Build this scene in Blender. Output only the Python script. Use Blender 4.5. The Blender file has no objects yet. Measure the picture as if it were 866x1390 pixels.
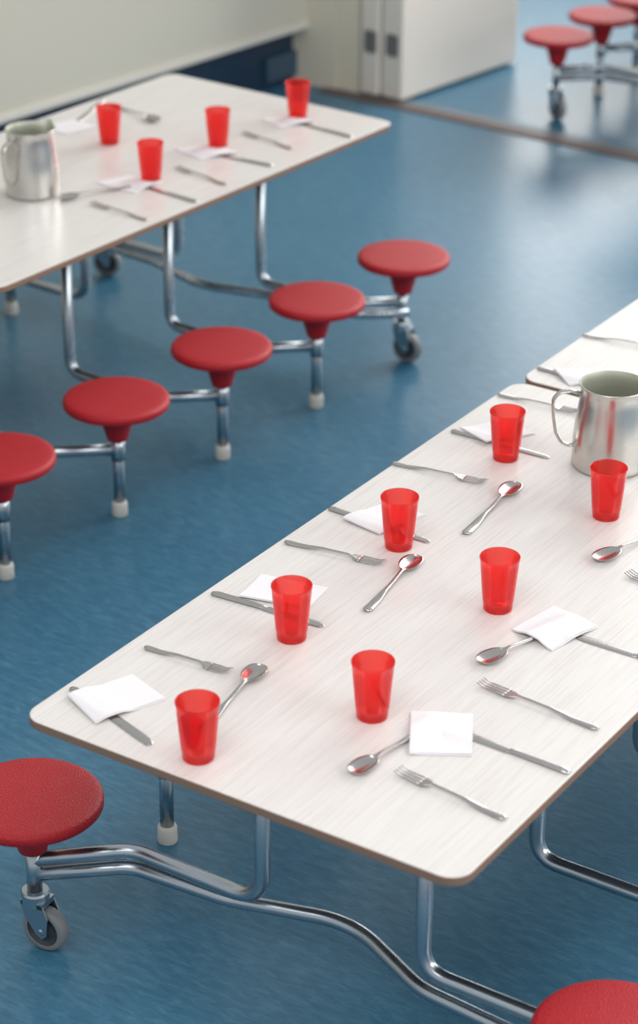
import bpy, bmesh, math, random
from mathutils import Vector, Matrix
random.seed(7)
scene=bpy.context.scene
COL=scene.collection
H=0.586; W=0.76; L=1.52; GAP=0.014; LT=2*L+GAP

# ------------------------------------------------------------ materials
def s2l(c):
    return tuple(((v/255)/12.92 if v/255<=0.04045 else ((v/255+0.055)/1.055)**2.4) for v in c)+(1,)
def base_mat(name):
    m=bpy.data.materials.new(name); m.use_nodes=True
    nt=m.node_tree; b=nt.nodes['Principled BSDF']; return m,nt,b
def simple(name,rgb,rough=.5,metal=0,spec=.5,bump=0,bscale=200,var=0,vscale=20,coat=0,bdist=.001):
    m,nt,b=base_mat(name)
    b.inputs['Base Color'].default_value=s2l(rgb); b.inputs['Roughness'].default_value=rough
    b.inputs['Metallic'].default_value=metal; b.inputs['Specular IOR Level'].default_value=spec
    b.inputs['Coat Weight'].default_value=coat
    tc=nt.nodes.new('ShaderNodeTexCoord')
    if bump:
        n=nt.nodes.new('ShaderNodeTexNoise'); n.inputs['Scale'].default_value=bscale
        nt.links.new(tc.outputs['Object'],n.inputs['Vector'])
        bp=nt.nodes.new('ShaderNodeBump'); bp.inputs['Strength'].default_value=bump; bp.inputs['Distance'].default_value=bdist
        nt.links.new(n.outputs['Fac'],bp.inputs['Height']); nt.links.new(bp.outputs['Normal'],b.inputs['Normal'])
    n=nt.nodes.new('ShaderNodeTexNoise'); n.inputs['Scale'].default_value=vscale; n.inputs['Detail'].default_value=4
    nt.links.new(tc.outputs['Object'],n.inputs['Vector'])
    r=nt.nodes.new('ShaderNodeMapRange'); r.inputs['To Min'].default_value=max(0,rough-.04-var); r.inputs['To Max'].default_value=rough+.04+var
    nt.links.new(n.outputs['Fac'],r.inputs['Value']); nt.links.new(r.outputs['Result'],b.inputs['Roughness'])
    return m
def mat_floor():
    m,nt,b=base_mat('blue_linoleum'); N=nt.nodes; K=nt.links
    tc=N.new('ShaderNodeTexCoord')
    mp=N.new('ShaderNodeMapping'); mp.inputs['Rotation'].default_value=(0,0,math.radians(28)); mp.inputs['Scale'].default_value=(1,3.4,1)
    K.new(tc.outputs['Object'],mp.inputs['Vector'])
    n1=N.new('ShaderNodeTexNoise'); n1.inputs['Scale'].default_value=22; n1.inputs['Detail'].default_value=10; n1.inputs['Roughness'].default_value=.72; n1.inputs['Distortion'].default_value=.5
    K.new(mp.outputs['Vector'],n1.inputs['Vector'])
    n2=N.new('ShaderNodeTexNoise'); n2.inputs['Scale'].default_value=1.1; n2.inputs['Detail'].default_value=2
    K.new(tc.outputs['Object'],n2.inputs['Vector'])
    cr=N.new('ShaderNodeValToRGB'); e=cr.color_ramp.elements
    e[0].position=.28; e[0].color=s2l((48,97,124)); e[1].position=.72; e[1].color=s2l((84,136,162))
    x=e.new(.5); x.color=s2l((63,115,143))
    K.new(n1.outputs['Fac'],cr.inputs['Fac'])
    mx=N.new('ShaderNodeMixRGB'); mx.blend_type='MULTIPLY'; mx.inputs['Fac'].default_value=.3
    cr2=N.new('ShaderNodeValToRGB'); cr2.color_ramp.elements[0].position=.3; cr2.color_ramp.elements[0].color=(.7,.72,.75,1); cr2.color_ramp.elements[1].position=.7; cr2.color_ramp.elements[1].color=(1,1,1,1)
    K.new(n2.outputs['Fac'],cr2.inputs['Fac']); K.new(cr.outputs['Color'],mx.inputs['Color1']); K.new(cr2.outputs['Color'],mx.inputs['Color2'])
    K.new(mx.outputs['Color'],b.inputs['Base Color'])
    b.inputs['Roughness'].default_value=.30
    bp=N.new('ShaderNodeBump'); bp.inputs['Strength'].default_value=.04; bp.inputs['Distance'].default_value=.002
    K.new(n1.outputs['Fac'],bp.inputs['Height']); K.new(bp.outputs['Normal'],b.inputs['Normal'])
    return m
def mat_laminate():
    m,nt,b=base_mat('woodgrain_laminate'); N=nt.nodes; K=nt.links
    tc=N.new('ShaderNodeTexCoord')
    mp=N.new('ShaderNodeMapping'); mp.inputs['Scale'].default_value=(110,3.2,1)
    K.new(tc.outputs['Object'],mp.inputs['Vector'])
    n1=N.new('ShaderNodeTexNoise'); n1.inputs['Scale'].default_value=2.2; n1.inputs['Detail'].default_value=7; n1.inputs['Roughness'].default_value=.65; n1.inputs['Distortion'].default_value=.25
    K.new(mp.outputs['Vector'],n1.inputs['Vector'])
    cr=N.new('ShaderNodeValToRGB'); e=cr.color_ramp.elements
    e[0].position=.32; e[0].color=s2l((205,200,197)); e[1].position=.62; e[1].color=s2l((219,216,213))
    x=e.new(.46); x.color=s2l((214,210,207))
    K.new(n1.outputs['Fac'],cr.inputs['Fac']); K.new(cr.outputs['Color'],b.inputs['Base Color'])
    b.inputs['Roughness'].default_value=.27; b.inputs['Specular IOR Level'].default_value=.5
    return m
def mat_cup():
    m=bpy.data.materials.new('translucent_red_plastic'); m.use_nodes=True
    nt=m.node_tree; N=nt.nodes; K=nt.links; N.clear()
    out=N.new('ShaderNodeOutputMaterial')
    d=N.new('ShaderNodeBsdfDiffuse'); d.inputs['Color'].default_value=(.86,.020,.024,1)
    t=N.new('ShaderNodeBsdfTranslucent'); t.inputs['Color'].default_value=(.98,.055,.05,1)
    tr=N.new('ShaderNodeBsdfTransparent'); tr.inputs['Color'].default_value=(.99,.40,.37,1)
    g=N.new('ShaderNodeBsdfGlossy'); g.inputs['Roughness'].default_value=.12; g.inputs['Color'].default_value=(1,1,1,1)
    fr=N.new('ShaderNodeFresnel'); fr.inputs['IOR'].default_value=1.45
    tc=N.new('ShaderNodeTexCoord'); nz=N.new('ShaderNodeTexNoise'); nz.inputs['Scale'].default_value=40
    K.new(tc.outputs['Object'],nz.inputs['Vector'])
    mr=N.new('ShaderNodeMapRange'); mr.inputs['To Min'].default_value=.08; mr.inputs['To Max'].default_value=.18
    K.new(nz.outputs['Fac'],mr.inputs['Value']); K.new(mr.outputs['Result'],g.inputs['Roughness'])
    a=N.new('ShaderNodeMixShader'); a.inputs[0].default_value=.6
    K.new(d.outputs[0],a.inputs[1]); K.new(t.outputs[0],a.inputs[2])
    # walls seen edge-on are denser than walls seen face-on
    lw=N.new('ShaderNodeLayerWeight'); lw.inputs['Blend'].default_value=.35
    m2=N.new('ShaderNodeMapRange'); m2.inputs['To Min'].default_value=.82; m2.inputs['To Max'].default_value=.25
    K.new(lw.outputs['Facing'],m2.inputs['Value'])
    b=N.new('ShaderNodeMixShader'); K.new(m2.outputs['Result'],b.inputs[0])
    K.new(a.outputs[0],b.inputs[1]); K.new(tr.outputs[0],b.inputs[2])
    c=N.new('ShaderNodeMixShader'); 
    ml=N.new('ShaderNodeMath'); ml.operation='MULTIPLY'; ml.inputs[1].default_value=.7
    K.new(fr.outputs[0],ml.inputs[0]); K.new(ml.outputs[0],c.inputs[0])
    K.new(b.outputs[0],c.inputs[1]); K.new(g.outputs[0],c.inputs[2])
    K.new(c.outputs[0],out.inputs['Surface'])
    return m
def mat_window(name,col,strength):
    m=bpy.data.materials.new(name); m.use_nodes=True
    nt=m.node_tree; N=nt.nodes; K=nt.links; N.clear()
    out=N.new('ShaderNodeOutputMaterial'); e=N.new('ShaderNodeEmission'); e.inputs['Color'].default_value=col; e.inputs['Strength'].default_value=strength
    K.new(e.outputs[0],out.inputs['Surface']); return m
M={}
M['floor']=mat_floor(); M['lam']=mat_laminate(); M['cup']=mat_cup()
M['edge']=simple('brown_table_edge',(136,110,92),.45,vscale=60)
M['under']=simple('table_underside',(96,88,82),.6)
M['tube']=simple('zinc_plated_tube',(182,191,198),.28,1.0,vscale=30)
M['seat']=simple('red_moulded_seat',(174,26,36),.46,0,.38,bump=1.0,bscale=330,bdist=.0018)
M['foot']=simple('pale_plastic_foot',(208,206,198),.45)
M['tyre']=simple('grey_rubber_tyre',(126,130,132),.5)
M['hub']=simple('dark_wheel_hub',(58,63,68),.4)
M['steel']=simple('polished_steel_cutlery',(190,188,186),.22,1.0,vscale=90)
M['jug']=simple('brushed_steel_jug',(206,205,200),.27,1.0,bump=.03,bscale=60,vscale=6)
M['jugin']=simple('dull_steel_interior',(188,190,176),.5,.6)
M['napkin']=simple('white_paper_napkin',(228,226,229),.85,0,.2,bump=.25,bscale=260)
M['wall']=simple('cream_painted_wall',(202,198,184),.6,0,.3,bump=.08,bscale=60)
M['white']=simple('white_painted_trim',(214,210,201),.45)
M['door']=simple('off_white_door_panel',(230,223,213),.4)
M['cream']=simple('cream_painted_pillar',(216,209,190),.5)
M['plinth']=simple('dark_blue_coving',(26,52,74),.4)
M['box']=simple('grey_blue_panel',(56,80,98),.5)
M['threshold']=simple('brown_threshold_strip',(98,80,76),.5,bump=.2,bscale=80)
M['metalstrip']=simple('worn_metal_strip',(110,126,136),.45,.2)
M['hinge']=simple('grey_steel_hinge',(120,120,118),.45,.2)
M['win']=mat_window('bright_daylight_pane',(1.0,.98,.95,1),6.0)

# ------------------------------------------------------------ mesh helpers
def mk_mesh(name,verts,faces,mats,smooth=True,fm=None):
    me=bpy.data.meshes.new(name); me.from_pydata([tuple(v) for v in verts],[],faces)
    bm=bmesh.new(); bm.from_mesh(me); bmesh.ops.recalc_face_normals(bm,faces=bm.faces); bm.to_mesh(me); bm.free()
    for m in mats: me.materials.append(m)
    for i,p in enumerate(me.polygons):
        p.use_smooth=smooth
        if fm: p.material_index=fm[i]
    me.update(); return me
def add(name,me,parent=None,loc=(0,0,0),rot=(0,0,0),label=None,cat=None,group=None,kind=None,scale=None):
    o=bpy.data.objects.new(name,me); COL.objects.link(o); o.location=loc; o.rotation_euler=rot
    if scale: o.scale=scale
    if parent: o.parent=parent
    if label: o['label']=label
    if cat: o['category']=cat
    if group: o['group']=group
    if kind: o['kind']=kind
    return o
class Geo:
    def __init__(s): s.v=[]; s.f=[]; s.m=[]
    def add(s,v,f,mi=0):
        n=len(s.v); s.v+= [Vector(x) for x in v]; s.f+=[tuple(i+n for i in q) for q in f]; s.m+=[mi]*len(f)
    def mesh(s,name,mats,smooth=True): return mk_mesh(name,s.v,s.f,mats,smooth,s.m)
def fillet(pts,rads,seg=8):
    pts=[Vector(p) for p in pts]; out=[pts[0]]
    for i in range(1,len(pts)-1):
        p=pts[i]; a=(pts[i-1]-p); b=(pts[i+1]-p); r=rads[i-1] if isinstance(rads,(list,tuple)) else rads
        la,lb=a.length,b.length; a.normalize(); b.normalize(); ang=a.angle(b)
        d=min(r/math.tan(ang/2),la*.48,lb*.48) if ang<math.pi-.01 else 0
        if d<1e-4: out.append(p); continue
        s=p+a*d; e=p+b*d
        for k in range(seg+1):
            t=k/seg; out.append(s*(1-t)**2+p*2*t*(1-t)+e*t*t)
    out.append(pts[-1]); return out
def sweep(path,r,seg=14,cap=True,rads=None,flat=1.0):
    path=[Vector(p) for p in path]; n=len(path); V=[];Fc=[]
    t=(path[1]-path[0]).normalized(); ref=Vector((0,0,1)) if abs(t.z)<.9 else Vector((1,0,0))
    nrm=(ref-t*ref.dot(t)).normalized()
    for i,p in enumerate(path):
        t=((path[min(i+1,n-1)]-path[max(i-1,0)])).normalized()
        nrm=(nrm-t*nrm.dot(t)).normalized(); bn=t.cross(nrm)
        rr=rads[i] if rads else r
        for k in range(seg):
            a=2*math.pi*k/seg; V.append(p+nrm*math.cos(a)*rr*flat+bn*math.sin(a)*rr)
    for i in range(n-1):
        for k in range(seg):
            k2=(k+1)%seg; Fc.append((i*seg+k,i*seg+k2,(i+1)*seg+k2,(i+1)*seg+k))
    if cap: Fc.append(tuple(range(seg))); Fc.append(tuple((n-1)*seg+k for k in range(seg)))
    return V,Fc
def lathe(prof,seg=48,axis='z',origin=(0,0,0)):
    V=[];Fc=[];n=len(prof); o=Vector(origin)
    for r,z in prof:
        for k in range(seg):
            a=2*math.pi*k/seg; v=Vector((max(r,1e-5)*math.cos(a),max(r,1e-5)*math.sin(a),z))
            if axis=='y': v=Vector((v.x,v.z,v.y))
            if axis=='x': v=Vector((v.z,v.x,v.y))
            V.append(v+o)
    for i in range(n-1):
        for k in range(seg):
            k2=(k+1)%seg; Fc.append((i*seg+k,i*seg+k2,(i+1)*seg+k2,(i+1)*seg+k))
    return V,Fc
def box(a,b):
    x0,y0,z0=a;x1,y1,z1=b
    V=[(x0,y0,z0),(x1,y0,z0),(x1,y1,z0),(x0,y1,z0),(x0,y0,z1),(x1,y0,z1),(x1,y1,z1),(x0,y1,z1)]
    return V,[(0,3,2,1),(4,5,6,7),(0,1,5,4),(1,2,6,5),(2,3,7,6),(3,0,4,7)]
def bevel_me(me,w,seg=2):
    bm=bmesh.new(); bm.from_mesh(me); bmesh.ops.bevel(bm,geom=[e for e in bm.edges],offset=w,segments=seg,affect='EDGES',profile=.6); bm.to_mesh(me); bm.free(); return me

# ------------------------------------------------------------ table unit parts
def tabletop_mesh(y0,y1):
    r=.035; th=.0155
    def outline(ins):
        pts=[]; x0,x1,a,b=ins,W-ins,y0+ins,y1-ins; rr=r-ins
        for cx,cy,s in ((x1-rr,b-rr,0),(x0+rr,b-rr,90),(x0+rr,a+rr,180),(x1-rr,a+rr,270)):
            for k in range(9):
                t=math.radians(s+k*90/8); pts.append((cx+rr*math.cos(t),cy+rr*math.sin(t)))
        return pts
    rings=[(.0025,H,0),(.0008,H-.0008,0),(0,H-.0022,1),(0,H-.0135,1),(.002,H-th,1)]
    n=36; V=[]
    for ins,z,_ in rings: V+=[(x,y,z) for x,y in outline(ins)]
    Fc=[];mi=[]
    for i in range(len(rings)-1):
        for k in range(n):
            k2=(k+1)%n; Fc.append((i*n+k,i*n+k2,(i+1)*n+k2,(i+1)*n+k)); mi.append(0 if i==0 else 1)
    Fc.append(tuple(range(n))); mi.append(0)
    Fc.append(tuple((len(rings)-1)*n+k for k in range(n))); mi.append(2)
    me=mk_mesh('tabletop',V,Fc,[M['lam'],M['edge'],M['under']],False,mi); return me
top1=tabletop_mesh(0,L); top2=tabletop_mesh(L+GAP,LT)
HS=.297
g=Geo(); g.add(*lathe([(0,HS+.0006),(.05,HS+.0004),(.09,HS),(.110,HS-.0006),(.1170,HS-.0022),(.1200,HS-.006),(.1206,HS-.011),(.1200,HS-.0180),(.1172,HS-.0210),(.112,HS-.0222),(.078,HS-.0245),(.050,HS-.029),(.042,HS-.038),(.036,HS-.060),(.030,HS-.082),(.0255,HS-.098),(.024,HS-.104),(.016,HS-.106),(0,HS-.106)],64))
seat_me=g.mesh('seat',[M['seat']])
PT=HS-.104
PR=.0132
g=Geo(); g.add(*sweep([(0,0,.028),(0,0,PT)],PR,18)); g.add(*lathe([(PR+.0001,.140),(.0165,.141),(.0165,.188),(PR+.0001,.189)],18)); post_me=g.mesh('seat_post',[M['tube']])
g=Geo(); g.add(*sweep([(0,0,.105),(0,0,PT)],PR,18)); postc_me=g.mesh('seat_post',[M['tube']])
g=Geo(); g.add(*lathe([(0,0),(.017,0),(.0185,.003),(.0180,.03),(.0155,.036),(0,.036)],24)); foot_me=g.mesh('foot_cap',[M['foot']])
g=Geo()
g.add(*lathe([(0,.112),(.022,.112),(.024,.108),(.024,.088),(.016,.084),(0,.084)],24))
TX=.018
for s in (-1,1):
    pr=[(-.018,.096),(.024,.096),(.034,.070),(.031,.038),(.021,.029),(.010,.036),(-.012,.070)]
    y0=s*.0155; y1=s*.0190
    V=[(x,y0,z) for x,z in pr]+[(x,y1,z) for x,z in pr]; n=len(pr)
    g.add(V,[tuple(range(n)),tuple(range(2*n-1,n-1,-1))]+[(i,(i+1)%n,n+(i+1)%n,n+i) for i in range(n)])
g.add(*box((-.018,-.0190,.088),(.025,.0190,.098)))
g.add(*lathe([(0,-.021),(.006,-.021),(.006,.021),(0,.021)],12,'y',(TX,0,.041)))
brk_me=g.mesh('caster_bracket',[M['tube']],False)
g=Geo()
g.add(*lathe([(.030,-.012),(.037,-.0125),(.0405,-.008),(.041,0),(.0405,.008),(.037,.0125),(.030,.012),(.030,-.012)],40,'y',(TX,0,.041)),0)
g.add(*lathe([(0,-.008),(.012,-.009),(.014,-.0065),(.026,-.0065),(.029,-.0115),(.031,-.0115),(.031,.0115),(.029,.0115),(.026,.0065),(.014,.0065),(.012,.009),(0,.008)],40,'y',(TX,0,.041)),1)
for k in range(6):
    a=k*math.pi/3; c,s=math.cos(a),math.sin(a)
    g.add(*sweep([(TX+.010*c,0,.041+.010*s),(TX+.030*c,0,.041+.030*s)],.0035,6,flat=2.6),0)
wheel_me=g.mesh('caster_wheel',[M['tyre'],M['hub']])
S0,SP,DS,YL,XL=.159,.381,.142,.272,.24
DR=.020
def arm_mesh(dy,zarm=.172,fr=.06):
    g=Geo(); xx=DS+XL
    p=fillet([(0,0,zarm),(.12,dy,zarm),(xx,dy,zarm),(xx,dy,.552)],[.08,fr],10)
    g.add(*sweep(p,.0132,16)); g.add(*box((xx-.022,dy-.022,.552),(xx+.022,dy+.022,.5705)))
    return g.mesh('leg',[M['tube']])
leg_pos=arm_mesh(YL-S0); leg_neg=arm_mesh(-(YL-S0))
def mirror_me(me,axis=0):
    m=me.copy(); bm=bmesh.new(); bm.from_mesh(m)
    for v in bm.verts: v.co[axis]*=-1
    bmesh.ops.reverse_faces(bm,faces=bm.faces); bm.to_mesh(m); bm.free(); return m
legR_pos=mirror_me(arm_mesh(YL-S0,.166,.045)); legR_neg=mirror_me(arm_mesh(-(YL-S0),.166,.045))
def cross_mesh(sgn):
    z=.143
    pts=[(-DS,0,z),(-.02,.106*sgn,z),(.16,.120*sgn,z),(.37,.182*sgn,z),(.54,.108*sgn,z-.010),(.80,.090*sgn,z-.010),(W+DS+DR,0,z-.005)]
    g=Geo(); g.add(*sweep(fillet(pts,[.08,.15,.18,.16,.08],10),.0125,16)); return g.mesh('crossbar',[M['tube']])
cross_pos=cross_mesh(1); cross_neg=cross_mesh(-1)
g=Geo(); g.add(*box((-.0125,.08,.545),(.0125,L-.08,.5705))); rail_me=g.mesh('frame_rail',[M['tube']],False)

def build_table(loc,rot,label,shift=0,adj={},cz0=6):
    root=bpy.data.objects.new('folding_dining_table',None); COL.objects.link(root)
    root.empty_display_size=.2; root.location=loc; root.rotation_euler=(0,0,rot)
    root['label']=label; root['category']='table with seats'; root['group']='folding dining tables with attached stools'
    add('tabletop',top1,root); add('tabletop',top2,root)
    for half in (0,1):
        for x in (XL,W-XL+DR):
            add('frame_rail',rail_me,root,(x,0 if half==0 else L+GAP,0))
        for k in range(4):
            y=S0+SP*k+(shift if half==0 else 0)+adj.get(k,0); sg=1
            if half: y=LT-y; sg=-1
            for side in (0,1):
                x=-DS if side==0 else W+DS+(DR if rot==0 else 0)
                seat=add('seat',seat_me,root,(x,y,0)); 
                if k==0:
                    add('seat_post',postc_me,seat)
                    cz=math.radians(cz0 if side==0 else 192) if not half else math.radians(2 if side else 20)
                    br=add('caster_bracket',brk_me,seat,(0,0,0),(0,0,cz)); add('caster_wheel',wheel_me,seat,(0,0,0),(0,0,cz))
                else:
                    add('seat_post',post_me,seat); add('foot_cap',foot_me,seat,label='pale plastic foot cap')
                me=(leg_pos if sg>0 else leg_neg) if side==0 else (legR_pos if sg>0 else legR_neg)
                add('leg',me,root,(x,y,0))
            if k==0: add('crossbar',cross_pos if sg>0 else cross_neg,root,(0,y,0))
    return root
build_table((0,0,0),0,'long white laminate table with red stools, laid with cutlery and cups',0,{0:.016})
RB=-.04934; D=Vector((-1.09102,2.8361,0)); Xb=Vector((math.cos(RB),math.sin(RB),0)); Yb=Vector((-math.sin(RB),math.cos(RB),0))
A2=D-Xb*W-Yb*LT
build_table(A2,RB,'white laminate folding table beside the cream wall, red stools attached',.069)
build_table((-1.505,4.65,0),0,'folding table with red stools standing beyond the floor threshold',0,{1:-.050,2:-.135,3:-.135},-30)

# ------------------------------------------------------------ cups
g=Geo()
R0,R1,HC=.0235,.0328,.0955
out=[(0,.0015),(R0-.004,.0012),(R0-.001,0),(R0,.001),(R0+.0006,.004),(R0+.0014,.0150),(R0+.0022,.0165)]
for i in range(1,7): 
    t=i/6; out.append((R0+.0022+(R1-.0006-R0-.0022)*t,.0165+(HC-.004-.0165)*t))
out+=[(R1+.0002,HC-.003),(R1+.0002,HC-.0006),(R1-.0006,HC),(R1-.0012,HC-.0006),(R1-.0016,HC-.004)]
for i in range(1,7):
    t=i/6; out.append((R1-.0016-(R1-.0016-R0+.0006)*t,HC-.004-(HC-.008)*t))
out+=[(R0-.004,.0030),(0,.0030)]
g.add(*lathe(out,48)); cup_me=g.mesh('drinking_cup',[M['cup']])
CG='red tumblers on the dining tables'
for x,y in [(.288,.057),(.205,.422),(.181,.784),(.159,1.195),(.436,.294),(.428,.689),(.421,1.085)]:
    add('drinking_cup',cup_me,None,(x,y,H+.0003),(0,0,random.random()*6),'translucent red plastic tumbler on a laid white table','cup',CG)
for x,y in [(-1.598,2.271),(-1.336,2.098),(-1.357,2.408),(-1.327,2.727)]:
    add('drinking_cup',cup_me,None,(x,y,H+.0003),(0,0,random.random()*6),'translucent red plastic tumbler on the table by the wall','cup',CG)

# ------------------------------------------------------------ cutlery
def blade(g,sts,nu=6):
    rows=[]
    for (x,w,yc,z0,dp,th) in sts:
        row=[]
        for i in range(nu+1):
            u=-1+2*i/nu; row.append((x,yc+u*w,z0-dp*(1-u*u)+th*.5*(1-u**4)))
        for i in range(nu,-1,-1):
            u=-1+2*i/nu; row.append((x,yc+u*w,z0-dp*(1-u*u)-th*.5*(1-.6*u**4)))
        rows.append(row)
    n=len(rows[0]); V=[v for r in rows for v in r]; Fc=[]
    for i in range(len(rows)-1):
        for k in range(n):
            k2=(k+1)%n; Fc.append((i*n+k,i*n+k2,(i+1)*n+k2,(i+1)*n+k))
    Fc.append(tuple(range(n))); Fc.append(tuple((len(rows)-1)*n+k for k in range(n)))
    g.add(V,Fc)
def interp(tab,x):
    for a,b in zip(tab,tab[1:]):
        if x<=b[0]:
            t=(x-a[0])/(b[0]-a[0]); t=t*t*(3-2*t); return a[1]+(b[1]-a[1])*t
    return tab[-1][1]
def linsp(a,b,n): return [a+(b-a)*i/(n-1) for i in range(n)]
def spoon_mesh(Ln=.2):
    g=Geo(); st=[]; b0=Ln-.055
    zc=[(0,.0030),(.03,.0025),(.08,.0055),(b0,.0095),(b0+.02,.0095),(Ln,.0085)]
    wh=[(0,.0045),(.006,.0080),(.03,.0076),(.09,.0037),(b0-.006,.0032)]
    for x in linsp(0,b0-.006,26): st.append((x,interp(wh,x),0,interp(zc,x),-.0006,.0022))
    for i in range(0,17):
        a=math.pi*(.06+.94*i/16); x=b0+.0275-.0275*math.cos(a); 
        w=max(.0006,.0178*math.sin(a)**.72*(1+.10*math.cos(a+math.pi)))
        w=max(w,.0034) if i<4 else w
        dp=.0072*math.sin(a)**.9
        st.append((x,w,0,interp(zc,x),dp,.0014))
    blade(g,st,10); return g.mesh('spoon',[M['steel']])
def fork_mesh(Ln=.182):
    g=Geo(); st=[]; h=Ln-.062; t0=Ln-.042
    zc=[(0,.0028),(.03,.0022),(.075,.0058),(h,.0060),(t0,.0035),(Ln-.015,.0035),(Ln,.0065)]
    wh=[(0,.0038),(.006,.0070),(.03,.0062),(.09,.0031),(h,.0032),(h+.012,.0098),(t0,.0115)]
    for x in linsp(0,t0,40): 
        st.append((x,interp(wh,x),0,interp(zc,x),-.0005 if x<h else .0008,.0022))
    blade(g,st,8)
    for j in range(4):
        yc0=-.0115+.0023+j*(.0230-.0046)/3
        tt=[]
        for x in linsp(t0-.001,Ln,14):
            u=(x-t0)/(Ln-t0); w=.0018*(1-.55*max(0,u)**2); 
            if u>.97: w=.0004
            tt.append((x,w,yc0*(1-.06*u),interp(zc,x),0,.0018))
        blade(g,tt,4)
    return g.mesh('fork',[M['steel']])
def knife_mesh(Ln=.212):
    g=Geo(); st=[]; h=.10
    wh=[(0,.0044),(.004,.0072),(.03,.0070),(h-.006,.0062),(h-.002,.0056),(h+.004,.0080),(Ln-.03,.0090),(Ln-.012,.0082)]
    th=[(0,.003),(.01,.005),(.08,.0048),(h-.004,.0042),(h+.004,.0018),(Ln,.0012)]
    for x in linsp(0,Ln-.012,54):
        t=interp(th,x); yc=0 if x<h else -.001*(x-h)/.1
        st.append((x,interp(wh,x),yc,t*.5+.0003,0,t))
    for i in range(1,7):
        a=i/6*math.pi/2; x=Ln-.012+.012*math.sin(a); st.append((x,max(.0005,.0082*math.cos(a)),-.001-.002*math.sin(a),.0009,0,.0012))
    blade(g,st,6); return g.mesh('table_knife',[M['steel']])
sp,fk,kn=spoon_mesh(),fork_mesh(),knife_mesh()
LEN={'spoon':.2,'fork':.182,'table_knife':.212}
def place(kind,me,h,t,lab,stretch=True):
    h=Vector(h);t=Vector(t);d=t-h
    o=add(kind,me,None,(h.x,h.y,H+.0003),(0,0,math.atan2(d.y,d.x)),lab,kind.replace('table_',''),kind.replace('_',' ')+'s set out on the tables')
    if stretch:
        s=d.length/LEN[kind]; o.scale=(s,min(max(s,.92),1.05),1)
    return o
nt_='stainless steel %s on the laid white table'
for h,t in [((.015,.105),(.213,.047)),((.016,.470),(.228,.483)),((.005,.838),(.218,.829)),((.017,1.241),(.226,1.242)),((.007,1.597),(.21,1.59)),
            ((.755,.320),(.545,.327)),((.785,.677),(.575,.677))]: place('table_knife',kn,h,t,nt_%'table knife')
for h,t in [((.033,.266),(.190,.276)),((.013,.687),(.198,.712)),((.000,1.057),(.185,1.079)),((.006,1.437),(.179,1.449)),((.001,1.802),(.18,1.83)),
            ((.737,.165),(.548,.185)),((.735,.448),(.524,.465)),((.74,.875),(.550,.912))]: place('fork',fk,h,t,nt_%'fork')
for h,t in [((.250,.118),(.220,.316)),((.258,.558),(.231,.762)),((.253,.884),(.232,1.104)),((.524,.328),(.500,.138)),((.548,.708),(.495,.512)),((.537,1.12),(.487,.918))]: place('spoon',sp,h,t,nt_%'spoon')
nb='stainless steel %s on the table by the wall'
for h,t in [((-1.144,2.025),(-1.352,2.048)),((-1.150,2.350),(-1.355,2.343)),((-1.113,2.659),(-1.32,2.685)),((-1.84,2.56),(-1.80,2.44))]: place('table_knife',kn,h,t,nb%'table knife',False)
for h,t in [((-1.163,1.854),(-1.343,1.875)),((-1.16,2.165),(-1.325,2.201)),((-1.185,2.490),(-1.358,2.527))]: place('fork',fk,h,t,nb%'fork',False)
for h,t in [((-1.34,2.03),(-1.421,1.847)),((-1.79,2.53),(-1.615,2.482))]: place('spoon',sp,h,t,nb%'spoon',False)

# ------------------------------------------------------------ napkins
def napkin(c,lines,lab):
    cx=sum(p[0] for p in c)/4; cy=sum(p[1] for p in c)/4; n=20
    def hgt(x,y):
        z=0
        for (a,b,hh) in lines:
            a=Vector(a);b=Vector(b);p=Vector((x,y)); t=max(0,min(1,(p-a).dot(b-a)/(b-a).length_squared))
            d=(p-a-(b-a)*t).length; z=max(z,hh*math.exp(-(max(0,d-.009)/.018)**2))
        return z
    g=Geo()
    for li,dz,th in [(0,0.0003,.0007),(1,.0012,.0005)]:
        V=[];
        for lay in (0,1):
            for i in range(n+1):
                for j in range(n+1):
                    u=i/n*(1-.016*li)+.016*li; v=j/n*(1-.030*li)
                    x=(c[0][0]*(1-u)+c[1][0]*u)*(1-v)+(c[3][0]*(1-u)+c[2][0]*u)*v
                    y=(c[0][1]*(1-u)+c[1][1]*u)*(1-v)+(c[3][1]*(1-u)+c[2][1]*u)*v
                    e=.0003*math.sin(3.1*u+2*li)*math.sin(4*v+li)+.003*li*max(0,v-.6)**2
                    crease=-.0006*max(0,1-abs(u-.52)/.06)
                    z=hgt(x,y)+dz+max(0,e)+(crease*li*.5)+(th if lay else 0)
                    V.append((x-cx,y-cy,z))
        m=(n+1)*(n+1); Fc=[]
        for i in range(n):
            for j in range(n):
                a=i*(n+1)+j; q=(a,a+1,a+n+2,a+n+1); Fc.append(q[::-1]); Fc.append(tuple(k+m for k in q))
        for i in range(n):
            for (a,b) in ((i,i+1),(n*(n+1)+i,n*(n+1)+i+1),(i*(n+1),(i+1)*(n+1)),(i*(n+1)+n,(i+1)*(n+1)+n)):
                Fc.append((a,b,b+m,a+m))
        g.add(V,Fc)
    add('paper_napkin',g.mesh('paper_napkin',[M['napkin']],False),None,(cx,cy,H+.0002),(0,0,0),lab,'napkin','folded paper napkins')
nl='folded white paper napkin lying over a knife'
KH=.0054
napkin([(.025,.081),(.066,.190),(.154,.160),(.110,.044)],[((.015,.105),(.213,.047),KH)],nl)
napkin([(.044,.569),(.164,.592),(.175,.514),(.059,.481)],[((.016,.470),(.228,.483),.003)],'folded white paper napkin tucked beside a red cup')
napkin([(.047,.814),(.072,.908),(.159,.911),(.132,.801)],[((.005,.838),(.218,.829),KH)],nl)
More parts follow.
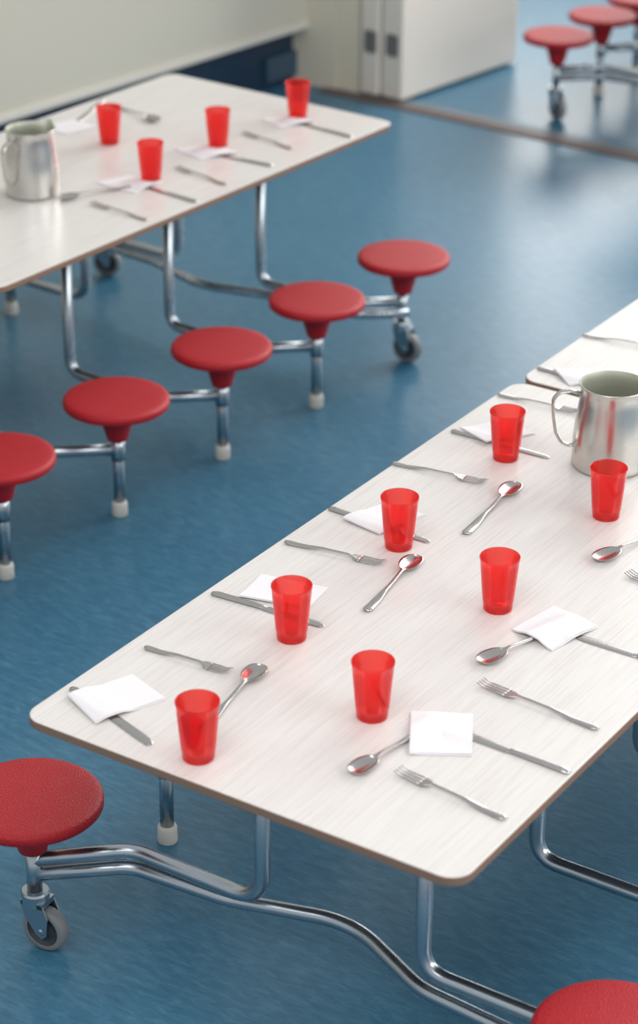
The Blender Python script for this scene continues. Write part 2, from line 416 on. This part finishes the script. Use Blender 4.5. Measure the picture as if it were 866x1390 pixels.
napkin([(.025,1.253),(.068,1.339),(.155,1.317),(.101,1.225)],[((.017,1.241),(.226,1.242),KH)],nl)
napkin([(.04,1.60),(.11,1.675),(.18,1.63),(.10,1.555)],[((.007,1.597),(.21,1.59),KH)],nl)
napkin([(.478,.335),(.559,.382),(.616,.281),(.538,.233)],[((.755,.320),(.545,.327),.0036),((.524,.328),(.510,.24),.0060)],'folded white paper napkin over knife and spoon ends')
napkin([(.482,.638),(.500,.747),(.593,.724),(.567,.615)],[((.785,.677),(.575,.677),.0036),((.548,.708),(.523,.62),.0074)],'folded white paper napkin over knife and spoon ends')
nn='folded white paper napkin on the table by the wall'
napkin([(-1.43,2.00),(-1.40,2.09),(-1.30,2.10),(-1.30,1.99)],[((-1.144,2.025),(-1.352,2.048),KH)],nn)
napkin([(-1.43,2.32),(-1.38,2.42),(-1.275,2.385),(-1.325,2.29)],[((-1.150,2.350),(-1.355,2.343),KH)],nn)
napkin([(-1.395,2.655),(-1.34,2.73),(-1.26,2.71),(-1.31,2.62)],[((-1.113,2.659),(-1.32,2.685),KH)],nn)
napkin([(-1.83,2.27),(-1.80,2.37),(-1.70,2.36),(-1.73,2.26)],[],nn)

# ------------------------------------------------------------ jugs
def jug_meshes():
    prof_o=[(0,.001),(.061,0),(.0668,.002),(.0688,.005),(.0690,.011),(.0682,.014),(.0684,.022),(.0686,.040),(.0680,.062),(.0660,.086),(.0630,.108),(.0602,.128),(.0590,.142),(.0596,.152),(.0612,.157),(.0622,.1595),(.0618,.1612),(.0604,.161)]
    prof_i=[(.0588,.158),(.0574,.150),(.0572,.142),(.0588,.124),(.0615,.106),(.0642,.084),(.0660,.060),(.0664,.038),(.065,.010),(.058,.005),(0,.005)]
    g=Geo(); seg=64
    for prof,mi in ((prof_o,0),([prof_o[-1]]+prof_i,1)):
        V,Fc=lathe(prof,seg)
        V=[Vector(v) for v in V]
        for v in V:
            if v.z>.125:
                a=math.atan2(v.y,v.x); k=math.exp(-(a/.28)**2)*((v.z-.125)/.036)**1.5
                v.x+=.018*k; v.z+=.003*k
        g.add(V,Fc,mi)
    body=g.mesh('jug_body',[M['jug'],M['jugin']])
    g=Geo()
    p=[(-.058,0,.140),(-.074,0,.146),(-.098,0,.143),(-.108,0,.128),(-.106,0,.095),(-.100,0,.062),(-.090,0,.044),(-.076,0,.038),(-.066,0,.040)]
    p=fillet(p,.02,4); g.add(*sweep(p,.0075,12,flat=.42)); 
    h=g.mesh('jug_handle',[M['jug']]); return body,h
jb,jh=jug_meshes()
for loc,rz,lab,sc_ in [((.328,1.278,H+.0004),math.radians(33),'brushed stainless steel water jug beside the red cups',1),
                   ((-1.508,1.858,H+.0004),math.radians(90),'brushed stainless steel water jug on the table by the wall',.96)]:
    e=bpy.data.objects.new('water_jug',None); COL.objects.link(e); e.location=loc; e.rotation_euler=(0,0,rz); e.scale=(sc_,sc_,1); e.empty_display_size=.05
    e['label']=lab; e['category']='jug'; e['group']='steel water jugs'
    add('jug_body',jb,e); add('jug_handle',jh,e)

# ------------------------------------------------------------ room
def slab(name,a,b,mat,kind='structure',loc=(0,0,0),rz=0,bev=0,parent=None,label=None):
    g=Geo(); g.add(*box(a,b)); me=g.mesh(name,[mat],False)
    if bev: bevel_me(me,bev)
    return add(name,me,parent,loc,(0,0,rz),kind=kind,label=label)
slab('floor',(-6,-6,-.05),(8,10.4,0),M['floor'])
WA=math.radians(-6.0)
WL=(-2.584,4.684,0)
slab('wall_left',(-.20,-9,.232),(0,.0,2.9),M['wall'],loc=WL,rz=WA)
slab('trim_1',(-.20,-9,.207),(.012,.0,.232),M['white'],loc=WL,rz=WA,bev=.004)
slab('baseboard_left',(-.24,-9,0),(-.055,.0,.207),M['plinth'],loc=WL,rz=WA)
slab('trim_2',(-.02,-1.72,.236),(.012,-1.69,2.9),M['threshold'],loc=WL,rz=WA)
slab('trim_12',(-.06,-.19,.03),(-.035,-.02,.12),M['box'],loc=WL,rz=WA,bev=.004)
slab('wall_corner',(-2.90,4.66,0),(-2.455,5.0,2.9),M['cream'])
slab('trim_3',(-2.455,4.668,0),(-2.362,4.95,2.9),M['cream'],bev=.006)
for i,(x0,x1) in enumerate([(-2.352,-2.272),(-2.262,-2.172)]):
    d=slab('door_%d'%(i+1),(0,0,.010),(x1-x0,.685,2.3),M['door'],loc=(x0,4.66,0),rz=math.radians(-7.2),bev=.008)
    g=Geo(); 
    g.add(*box((.020,-.004,.165),(.072,.001,.240))); g.add(*sweep([(.046,-.005,.160),(.046,-.005,.245)],.004,10))
    add('hinge',g.mesh('hinge',[M['hinge']],False),d)
slab('trim_4',(-2.50,-.060,0),(6,.0,.004),M['threshold'],loc=(0,4.540,0),rz=math.radians(-2.8))
slab('trim_5',(-2.50,.0,0),(6,.055,.0035),M['metalstrip'],loc=(0,4.540,0),rz=math.radians(-2.8))
YB=10.2
slab('wall_back',(-6,YB,0),(8,YB+.2,1.8),M['wall']); 
for i in range(5):
    x0=-5.4+i*2.6
    slab('window_%d'%(i+1),(x0,YB+.08,1.8),(x0+2.3,YB+.1,3.7),M['win'])
    slab('trim_%d'%(6+i),(x0+2.3,YB,1.8),(x0+2.6,YB+.2,3.7),M['white'])
slab('wall_far',(-6,YB,3.7),(8,YB+.2,4.1),M['wall'])

# ------------------------------------------------------------ lights
w=bpy.data.worlds.new('World'); scene.world=w; w.use_nodes=True
bg=w.node_tree.nodes['Background']; bg.inputs['Color'].default_value=(.94,.96,.98,1); bg.inputs['Strength'].default_value=.62
def area(name,loc,target,sx,sy,power,col):
    l=bpy.data.lights.new(name,'AREA'); l.shape='RECTANGLE'; l.size=sx; l.size_y=sy; l.energy=power; l.color=col
    o=bpy.data.objects.new(name,l); COL.objects.link(o); o.location=loc
    o.rotation_euler=(Vector(target)-Vector(loc)).to_track_quat('-Z','Y').to_euler(); return o
area('window_light_far',(.4,8.8,4.5),(-.2,1.4,.3),6,2.4,400,(1,.985,.96))
area('window_light_side',(5.2,2.0,3.0),(-1,2.0,.3),5,2.2,150,(1,.985,.97))
area('overhead_fill',(.8,-1.6,3.6),(.4,.2,.3),2.4,2.0,60,(1,.985,.97))  # unseen fill added overhead on the camera side to brighten the foreground

# ------------------------------------------------------------ camera
cd=bpy.data.cameras.new('Camera'); cam=bpy.data.objects.new('Camera',cd); COL.objects.link(cam)
y_,t_,r_=0.57855,0.45059,0.00797
F=Vector((-math.sin(y_)*math.cos(t_),math.cos(y_)*math.cos(t_),-math.sin(t_)))
R=Vector((math.cos(y_),math.sin(y_),0)); U=R.cross(F)
R2=R*math.cos(r_)+U*math.sin(r_); U2=U*math.cos(r_)-R*math.sin(r_)
mw=Matrix((R2,U2,-F)).transposed().to_4x4(); mw.translation=Vector((2.0207,-2.28259,2.44182)); cam.matrix_world=mw
cd.sensor_fit='HORIZONTAL'; cd.sensor_width=24; cd.lens=3208.26/866*24; cd.shift_y=-45/866
cd.dof.use_dof=True; cd.dof.focus_distance=3.95; cd.dof.aperture_fstop=3.6
cd.clip_end=100
scene.camera=cam
scene.view_settings.view_transform='Standard'
